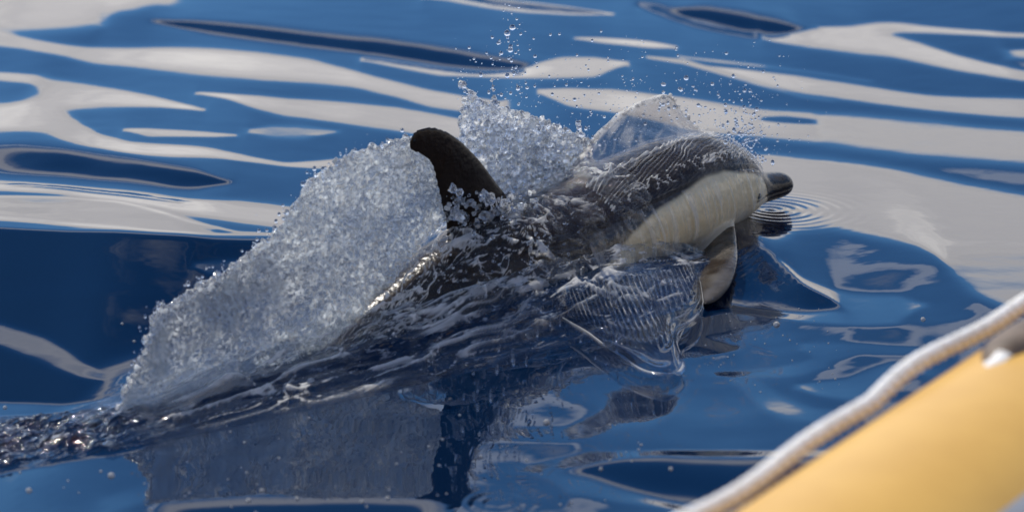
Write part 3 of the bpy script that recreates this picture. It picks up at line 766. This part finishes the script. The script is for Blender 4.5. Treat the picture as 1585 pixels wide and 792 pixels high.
# clear fan of water on the far side of the back
me = sheet([(832, 334), (868, 285), (905, 232), (935, 200), (965, 175), (1000, 156), (1034, 146), (1050, 165), (1075, 195), (1110, 208)],
           [(838, 345), (870, 324), (900, 304), (930, 285), (960, 267), (990, 250), (1020, 235), (1050, 220), (1080, 212), (1112, 211)],
           [-.02, -.10, -.16, -.17], [.06, .05, .04, .0], 90, 34, 0.012, bulge=-.015, seed=33, lump=0.0012, lsc=22., rim=0.0045, vox=None)
V = coords(me); sx, sy = project(V)
fy_ = np.interp(sx, [832, 868, 905, 935, 965, 1000, 1034, 1060, 1110], [334, 285, 232, 200, 175, 156, 146, 180, 208])
wx2 = 9 * vnoise(V, 14., 45); st_ = sst(vnoise(np.stack([(sx + .35 * sy + wx2) * .24, (sy - .6 * sx) * .03, 0 * sx], -1), 1., 44), -.1, .9) * (.5 + .5 * vnoise(V, 22., 46))
attr(me, 'fz', np.clip(.03 + .7 * sst(sy - fy_, 12, 2) + .75 * st_ * sst(sy - fy_, 105, 10), 0, 1.3))
obj('water_fan', me, m_splash('water_fan_clear', foam_glint=0.6, scale=70., bump=0.35, refr=False, attrf='fz', pure=True, tint=(.78, .77, .77), rough=.08, ior=1.33),
    label='clear fan of water rising over the far side of the back', cat='splash')


# films of water running over the skin
def film(name, t0, t1, th0, th1, nt, na, fn, m, label, fattr):
    TT, AA = np.meshgrid(np.linspace(t0, t1, nt), np.linspace(th0, th1, na), indexing='ij')
    u = (TT - t0) / (t1 - t0); v = (AA - th0) / (th1 - th0)
    off = fn(TT, AA, u, v)
    fade = np.minimum.reduce([sst(u, 0, .06), sst(u, 1, .94), sst(v, 0, .08), sst(v, 1, .92)])
    off = -0.006 * (1 - fade) + off * fade
    me = grid_mesh(name, body_pt(TT, AA, off)); attr(me, 'fz', fattr(TT, AA, u, v, off).ravel())
    return obj(name, me, m, label=label, cat='water', kind='stuff')


def rib_ph(T, A):
    P = np.stack([T * 3, A * .4, 0 * T], -1)
    return (T - 0.30 * A - .12 * A * A) / 0.029 + 1.7 * vnoise(P, 3., 5) + .35 * vnoise(P, 11., 7)


def rib_off(T, A, u, v):
    P = np.stack([T * 3, A * .4, 0 * T], -1)
    amp = 0.0055 * sst(A, 0.02, .2) * sst(A, 1.05, .7)
    top = np.exp(-((A - (.10 + .12 * u)) / .05) ** 2)
    fro = sst(A, .58, .68) * sst(A, .95, .82)
    return 0.007 + amp * (1 - 2 * np.abs(np.sin(np.pi * rib_ph(T, A))) ** 0.6) + .007 * top + fro * .007 * ridged(body_pt(T, A), 32., 3, 15) * .6


def rib_fz(T, A, u, v, o):
    line = np.abs(np.sin(np.pi * rib_ph(T, A)))
    rid = sst(line, .62, .2) * sst(A, .08, .2) * sst(A, .8, .6) * (.5 + .5 * vnoise(body_pt(T, A), 25., 3))
    k_ = np.round(rib_ph(T, A)); rid = rid * np.clip(.55 + .75 * vnoise(np.stack([k_ * 7.31, k_ * 3.7, 0 * k_], -1), 1., 31), .05, 1.1)
    top = np.exp(-((A - (.10 + .12 * u)) / .022) ** 2) * .8
    fro = sst(A, .58, .68) * sst(A, .92, .78) * sst(ridged(body_pt(T, A) * np.array([1., 1., 1.4]), 40., 3, 15), .75, 1.3)
    return np.clip(rid * .95 * (.45 + .55 * sst(vnoise(body_pt(T, A), 13., 19), -.4, .4)) + top + fro * 1.1, 0, 1)  # white crest lines painted for sky reflections, plus the froth strip


film('ribbed_water_film', .15, .84, -.7, 1.1, 300, 130, rib_off, m_splash('film_ribbed', foam_glint=0.85, scale=90., bump=.15, refr=False, attrf='fz', pure=True, tint=(.97, .97, .97), rough=.035, ior=1.33),
     'ribbed film of clear water combed back over the dark head', rib_fz)


def drape_off(T, A, u, v):
    P = np.stack([T * 1.0 + .05 * A, A * .035, 0 * T], -1)
    return 0.006 + 0.0012 * vnoise(P, 45., 51) + .0014 * vnoise(P, 110., 52)


film('draped_water_film', .17, .95, .98, 2.75, 260, 70, drape_off, m_splash('film_drape', foam_glint=0.42, scale=30., bump=.05, refr=False, attrf='fz', pure=True, tint=(.98, .98, .97), rough=.05, ior=1.33),  # pale streaks painted into the film for caustic light on the flank
     'thin clear water draped down the cream flank with painted light streaks', lambda T, A, u, v, o: (sst(vnoise(np.stack([T + .05 * A, A * .010, 0 * T], -1), 90., 53), .1, .8) + .7 * sst(vnoise(np.stack([T + .05 * A, A * .010, 0 * T], -1), 190., 54), .1, .8)) * sst(A, 1.0, 1.25) * sst(A, 2.3, 1.8))


def warp(T, A):
    P = body_pt(T, A); Q = np.stack([T * .55 + .05 * A, A * .15, 0 * T], -1)
    return Q + .022 * np.stack([vnoise(P, 12., 81), vnoise(P, 12., 82), 0 * T], -1) + .006 * np.stack([vnoise(P, 40., 83), vnoise(P, 40., 84), 0 * T], -1)


def turb_off(T, A, u, v):
    Q = warp(T, A)
    return 0.012 + (0.014 + .014 * sst(T, 1., 1.3)) * ridged(Q, 34., 3, 61) * .5 + 0.006 * vnoise(body_pt(T, A), 55., 62) * sst(vnoise(body_pt(T, A), 9., 66), -.3, .3)


def turb_fz(T, A, u, v, o):
    Q = warp(T, A); r = sst(ridged(Q, 34., 3, 61), .92, 1.35); pat = sst(vnoise(body_pt(T, A), 7., 64), -.35, .45)
    fine = sst(ridged(Q, 80., 3, 65), .8, 1.3)
    return np.clip((r * 1.1 + fine * .8) * (.1 + 1.0 * np.maximum(pat, .8 * sst(T, 1.05, 1.3))) + .12 * sst(T, 1.35, 1.7), 0, 1.25) * (1 - .75 * sst(A, .2, -.1))  # white on the ridges paints in silvery reflections


film('churned_water_film', .66, 1.80, -1.1, 1.72, 400, 190, turb_off, m_splash('film_churned', foam_glint=1.0, scale=120., bump=.55, refr=False, attrf='fz', pure=True, tint=(.95, .95, .95), rough=.035, ior=1.33),
     'churned silvery water streaming over the back below the dorsal fin', turb_fz)

# folds of water climbing the near flank
TT, QQ = np.meshgrid(np.linspace(.42, 2.36, 500), np.linspace(-.06, .42, 150), indexing='ij')
pw = bp(TT, QQ, 0 * TT)
ij = (np.interp(pw[..., 0], ax, np.arange(len(ax))), np.interp(pw[..., 1], ay, np.arange(len(ay))))
seaz = hm[np.round(ij[0]).astype(int), np.round(ij[1]).astype(int)]
hi = np.interp(TT, [.42, .5, .6, .75, .9, 1.1, 1.4, 1.7, 2.0, 2.2, 2.36], [-.03, .02, .065, .095, .115, .12, .085, .06, .045, .022, .0])
qi = np.interp(TT, [.42, .6, .9, 1.1, 1.3, 1.5, 1.7, 2.0, 2.5], [.14, .15, .155, .15, .13, .11, .09, .05, -.01]); qo = qi + np.interp(TT, [.42, .7, 1.0, 1.5, 2.0, 2.5], [.05, .17, .21, .2, .16, .09])
vv = np.clip((QQ - qi) / (qo - qi), -.5, 1.2)
FQ = np.stack([TT * .20 + .08 * QQ, QQ, 0 * TT], -1); FQ = FQ + .016 * np.stack([vnoise(pw, 9, 91), vnoise(pw, 9, 92), 0 * TT], -1)
rdg = ridged(FQ, 24., 3, 93); fin_ = vnoise(FQ, 70., 94)
kx_ = sst(TT, 1.0, 1.5); bell = hi * ((1 - kx_) * (1 - sst(vv, 0., 1.)) + kx_ * np.where(vv < 0, 1., np.clip(1 - vv, 0, 1) ** 2.0))
band = np.sin((vv * 3.2 + TT * 7.0 + .8 * vnoise(pw, 7, 95)) * 2 * np.pi)
zf = seaz * sst(vv, .3, 1.) + bell + (.014 * rdg * .6 + .004 * fin_ + .0035 * band * sst(TT, .95, .7)) * sst(vv, 1.1, .7) + .006 - .03 * sst(vv, .95, 1.15) - .05 * sst(TT, .5, .42)
me = grid_mesh('fold', np.stack([pw[..., 0], pw[..., 1], zf], -1))
fzf = np.clip((sst(rdg, .85, 1.35) * .9 + sst(ridged(FQ, 62., 3, 96), .85, 1.35) * .9) * sst(vv, 1.05, .8) * (.35 + .65 * sst(vnoise(pw, 6., 97), -.4, .4)) + .22 * sst(TT, 1.55, 1.8) * sst(vnoise(FQ, 11., 98), -.1, .7) * sst(vv, .75, .3), 0, 1.1) * sst(TT, 2.3, 2.05)  # bright ridge lines stand for silver reflections, painted as white
attr(me, 'fz', fzf.ravel())
obj('flank_water', me, m_splash('fold_water', foam_glint=1.0, scale=80., bump=.3, refr=False, attrf='fz', pure=True, tint=(.86, .88, .90), rough=.03, ior=1.5, gz=1.0),
    label='glassy folds of water sliding down the near flank of the dolphin', cat='water', kind='stuff')

# added clear skirt, shaped to stand in for the reflection of fan and ribs
def smooth_curve(pts, n):
    a = np.array(pts, float); L = np.concatenate([[0], np.cumsum(np.hypot(*np.diff(a, axis=0).T))]); sN = np.linspace(0, L[-1], n)
    c = np.stack([np.interp(sN, L, a[:, k]) for k in (0, 1)], -1); k = n // 14 | 1
    cp = np.concatenate([np.repeat(c[:1], k // 2, 0), c, np.repeat(c[-1:], k // 2, 0)])
    return np.stack([np.convolve(cp[:, j], np.ones(k) / k, 'valid') for j in (0, 1)], -1)


nu, nv = 320, 90
inner = smooth_curve([(858, 476), (876, 440), (915, 418), (970, 408), (1030, 404), (1076, 404)], nu)
lip = smooth_curve([(862, 494), (905, 518), (950, 554), (1000, 583), (1036, 592), (1064, 575), (1048, 540), (1050, 520), (1074, 505), (1091, 484), (1088, 455), (1078, 425)], nu)
UU, VV = np.meshgrid(np.linspace(0, 1, nu), np.linspace(0, 1, nv), indexing='ij')
cpx = inner[:, None] * (1 - VV[..., None]) + lip[:, None] * VV[..., None]
zz = .075 * (1 - VV) ** 1.3 + .022
dd = FW[None, None] + np.array([1., 0, 0]) * ((cpx[..., :1] - PW / 2) / FPX) - UP * ((cpx[..., 1:] - PH / 2) / FPX)
SP = CP + dd * ((zz - CAM_H) / dd[..., 2])[..., None]
nz_ = vnoise(SP, 8., 101)
teeth = np.sin(2 * np.pi * (UU * 34 + .7 * nz_ + .8 * VV)) * sst(VV, .08, .2) * sst(VV, .78, .5)
rings = np.sin(2 * np.pi * (VV * 7.5 + .6 * nz_)) * sst(VV, .45, .7)
SP[..., 2] += .0042 * teeth + .0036 * rings + .004 * nz_ + .009 * np.exp(-((VV - .965) / .02) ** 2)
me = grid_mesh('skirt', SP)
attr(me, 'fz', np.clip(.55 * sst(teeth, .7, 1.) * sst(vnoise(SP, 30., 103), -.2, .5) + 1.1 * np.exp(-((VV - .965) / .014) ** 2) * sst(vnoise(SP, 16., 102), -.5, .3), 0, 1).ravel())  # lip and teeth whitened as painted highlights
obj('reflection_skirt', me, m_splash('reflection_skirt_clear', foam_glint=0.6, scale=40., bump=.05, refr=False, attrf='fz', pure=True, tint=(.80, .82, .85), rough=.02, ior=1.5, gz=1.0),
    label='added rippled skirt of clear water standing in for the reflection below the chest of the dolphin', cat='splash')

# ------------------------------------------------------------------ spray
glass = m_splash('drop_water', foam_glint=0.0, scale=20., bump=0.0, trans=0.1, rough=0.02)


def cloud(n, fx, fy, q0, qs, r0, sub=1):
    C = np.array([at_plane(fx(), fy(), rng.normal(q0, qs)) for _ in range(n)])
    r = rng.gamma(2.0, r0 / 2, n).clip(.0008, .0065)
    return C, r


CC, RR = [], []
def add(C, r): CC.append(C); RR.append(r)
U = rng.uniform; G = rng.normal
def pick(gen, n, q0, qs, r0):
    pts = [gen() for _ in range(n)]
    C = np.array([at_plane(x, y, G(q0, qs)) for x, y in pts]); add(C, rng.gamma(2.0, r0 / 2, n).clip(.0008, .006))
pick(lambda: (G(1150, 24), G(215, 34)), 420, -.02, .06, .0021)                        # in front of the melon
pick(lambda: (G(1100, 60), G(175, 40)), 240, -.08, .08, .0018)
pick(lambda: (U(700, 1010), 165 - abs(G(0, 55))), 260, -.16, .08, .0017)
pick(lambda: (G(790, 14), U(0, 150)), 60, -.16, .03, .0024)
pick(lambda: (U(960, 1260), U(60, 240)), 130, -.08, .1, .0016)
pick(lambda: (U(860, 1000), U(160, 230)), 110, -.14, .06, .002)
ep = np.array(edge, float) if False else np.array([(176, 656), (230, 530), (242, 482), (330, 428), (440, 348), (482, 280), (540, 240), (645, 212)], float)
def rimpt():
    k = rng.integers(0, len(ep) - 1); f = U(); p = ep[k] * (1 - f) + ep[k + 1] * f; return p[0] + G(0, 7) - 3, p[1] + G(0, 6) - 3
pick(rimpt, 240, -.02, .02, .0026)
pick(lambda: (U(600, 900), U(330, 470)), 260, .20, .03, .0019)                         # spatter on the flank
pick(lambda: (U(1075, 1140), U(455, 520)), 60, .32, .05, .0014)
Cs, Rs = np.concatenate(CC), np.concatenate(RR)
ok = Cs[:, 2] > 0.015; Cs, Rs = Cs[ok], Rs[ok]
stc = np.stack([np.ones(len(Rs)), np.ones(len(Rs)), rng.uniform(.8, 1.5, len(Rs))], -1)
obj('spray', balls('spray', Cs, Rs, 1, stretch=stc), glass, label='fine spray of water drops flying round the dolphin', cat='spray', kind='stuff')

nd = 70
Cd = np.array([at_plane(U(700, 1010), U(520, 680), U(.42, .75)) for _ in range(nd)]); Cd[:, 2] = rng.uniform(.02, .2, nd)
obj('falling_drips', balls('drips', Cd, rng.gamma(3., .0005, nd).clip(.0008, .003), 1, stretch=np.stack([np.ones(nd), np.ones(nd), rng.uniform(2, 7, nd)], -1)), glass,
    label='thin drips falling in front of the dolphin', cat='spray', kind='stuff')
bpx = [(172, 733, 4.5), (45, 760, 4), (6, 603, 3), (846, 650, 4.5), (1202, 505, 5), (460, 770, 3), (385, 772, 3.5), (405, 757, 3), (600, 770, 3), (930, 735, 2.5), (1038, 745, 3), (1427, 527, 3.5), (190, 520, 2.5), (208, 535, 2.5), (560, 775, 3)]
bpx += [(U(20, 1000), U(640, 790), U(.8, 2.2)) for _ in range(60)] + [(U(1090, 1300), U(480, 640), U(.6, 1.4)) for _ in range(40)]
bc = np.array([atZ(a, b) for a, b, _ in bpx]); bc[:, 2] = sea_h(bc[:, 0], bc[:, 1])
obj('surface_bubbles', balls('bubbles', bc, np.array([r for *_, r in bpx]) / 600, 2), m_splash('bubble', foam_glint=.35, scale=20., bump=0., trans=.5, foam_glint_lo=0., foam_glint_hi=.1, rough=.05),
    label='small bubbles floating on the calm water', cat='bubbles', kind='stuff')

big = [(785, 52, 7.5), (793, 43, 7), (790, 78, 6.5), (785, 117, 6), (760, 90, 3.5), (826, 60, 3), (852, 54, 3.5), (866, 53, 3), (1027, 131, 6), (1027, 143, 4), (1062, 121, 6.5), (1052, 138, 5),
       (1044, 166, 5.5), (1081, 163, 5.5), (1035, 168, 4.5), (1020, 170, 4), (1076, 139, 3.5), (1062, 172, 3.5), (1112, 147, 3), (1130, 130, 3), (1075, 190, 4), (800, 30, 3), (806, 53, 3.5), (762, 58, 4)]
v, f = ico(2)
dm = bpy.data.meshes.new('water_drop'); dm.from_pydata([tuple(x) for x in v], [], [tuple(int(i) for i in x) for x in f]); dm.polygons.foreach_set('use_smooth', np.ones(len(dm.polygons), bool)); dm.materials.append(glass)
for x, y, r in big:
    o = bpy.data.objects.new('water_drop', dm); COL.objects.link(o)
    o.location = at_plane(x, y, -.14 if x < 950 else -.1); s = r / 600 * 0.62
    o.scale = (s * U(.9, 1.15), s * U(.9, 1.15), s * U(.9, 1.2)); o.rotation_euler = (U(-.5, .5), U(-.5, .5), 0)
    o['label'] = 'large clear water drop hanging in the air above the splash'; o['category'] = 'drop'; o['group'] = 'large drops flying above the dolphin'

# ------------------------------------------------------------------ inflatable boat
def build_boat():
    zs, Rt = 0.62, 0.27
    s1, s2 = atZ(1138, 792, zs), atZ(1585, 496, zs)
    D = (s2 - s1); D /= np.linalg.norm(D); mid = (s1 + s2) / 2
    vd = mid - CP; vd /= np.linalg.norm(vd)
    n = np.cross(vd, D); n /= np.linalg.norm(n)
    if n[2] < 0: n = -n
    axp = mid - n * Rt
    side = np.cross(D, n); side /= np.linalg.norm(side)
    if side @ -vd < 0: side = -side                                  # side points to the camera
    root = bpy.data.objects.new('inflatable_boat', None); COL.objects.link(root); root.location = (axp[0], axp[1], 0)
    root['label'] = 'yellow inflatable boat tube with white rope in the bottom right corner'; root['category'] = 'boat'
    off = np.array([axp[0], axp[1], 0])

    def tubepts(sv, ang, r):
        return axp + D * sv[..., None] + r[..., None] * (n * np.cos(ang)[..., None] + side * np.sin(ang)[..., None]) - off
    sv = np.linspace(-2.6, 2.4, 90); an = np.linspace(0, 2 * np.pi, 64, endpoint=False)
    SV, AN = np.meshgrid(sv, an, indexing='ij')
    rad = Rt * np.where(SV > 1.6, np.sqrt(np.clip(1 - ((SV - 1.6) / .82) ** 2, .02, 1)), 1.0)
    seam = 0.0
    P = tubepts(SV, AN, rad)
    V = list(P.reshape(-1, 3)); F = []; m = 64
    for a in range(len(sv) - 1):
        for b in range(m): F.append((a * m + b, a * m + (b + 1) % m, (a + 1) * m + (b + 1) % m, (a + 1) * m + b))
    F.append(tuple(range(m))); F.append(tuple(range((len(sv) - 1) * m, len(sv) * m))[::-1])
    yel = m_plain('yellow_fabric', (.55, .305, .048), (.61, .35, .062), .42, 6., .08, .004)
    obj('tube', mesh('tube', V, F), yel, root)
    # raised grey wear strip along the top
    def strip(name, a0, a1, h, m_, s0=-2.5, s1_=1.5):
        SV, AN = np.meshgrid(np.linspace(s0, s1_, 60), np.linspace(a0, a1, 12), indexing='ij')
        e = np.minimum(1, np.minimum(AN - a0, a1 - AN) / 0.03)
        return obj(name, grid_mesh(name, tubepts(SV, AN, Rt + h * (e * 2 - 1) + .001)), m_, root)
    gs_, ga_ = np.meshgrid(np.linspace(-1.5, 1.5, 400), np.linspace(0, 2.6, 300), indexing='ij')
    gX, gY = project(tubepts(gs_, ga_, Rt + 0 * gs_) + off)
    def find(px, py):
        i = np.argmin(np.hypot(gX - px, gY - py)); return gs_.flat[i], ga_.flat[i]
    strip('wear_strip', find(1556, 772)[1], 2.4, .004, m_plain('grey_rubber', (.24, .25, .27), (.30, .31, .33), .6, 30., .2, .002))
    # twisted grab rope lying along the outer edge
    L = np.linspace(-2.3, 1.5, 700); vs, fs = [], []
    sag = 0.006 * np.sin(L * 5.2) + .004 * np.sin(L * 13 + 1)
    ctr = tubepts(L, .02 + 0.06 * np.sin(L * 3.1), Rt + .018 + .014 * (.5 + .5 * np.sin(L * 7.3 + .6)) ** 2) + n * np.abs(sag)[:, None]
    for k in range(3):
        ph = L * 2 * np.pi / 0.075 + k * 2 * np.pi / 3
        c = ctr + 0.0074 * (np.cos(ph)[:, None] * n + np.sin(ph)[:, None] * side)
        m = 8; base_i = len(vs)
        for i in range(len(L)):
            for j in range(m):
                a = 2 * np.pi * j / m
                vs.append(c[i] + 0.0086 * (np.cos(a) * n + np.sin(a) * side))
        for i in range(len(L) - 1):
            for j in range(m):
                fs.append((base_i + i * m + j, base_i + i * m + (j + 1) % m, base_i + (i + 1) * m + (j + 1) % m, base_i + (i + 1) * m + j))
    rope = m_plain('white_rope', (.74, .70, .62), (.92, .91, .88), .85, 70., .8, .006)
    obj('grab_rope', mesh('rope', vs, fs), rope, root)
    # rope holder: rounded patch with a metal ring
    tS, aS = find(1580, 528); tK, aK = find(1552, 552)
    rr = np.linspace(0, 1, 12); aa = np.linspace(0, 2 * np.pi, 37)
    RRg, AG = np.meshgrid(rr, aa, indexing='ij')
    s_ = tS + .12 * RRg * np.cos(AG); a_ = aS + .17 * RRg * np.sin(AG)
    hgt = .030 * np.sqrt(np.clip(1 - RRg ** 3, 0, 1)) - .004
    obj('rope_holder', grid_mesh('holder', tubepts(s_, a_, Rt + hgt)), m_plain('dark_rubber', (.10, .07, .045), (.17, .12, .08), .6, 30., .2), root)
    s_ = tK + .055 * RRg * np.cos(AG); a_ = aK + .07 * RRg * np.sin(AG)
    hgt = .012 * np.clip(1 - RRg ** 2, 0, 1)
    obj('rope_knot', grid_mesh('knot', tubepts(s_, a_, Rt + hgt + .004 * vnoise(np.stack([s_, a_ * .27, 0 * s_], -1), 60., 8))), rope, root)


build_boat()
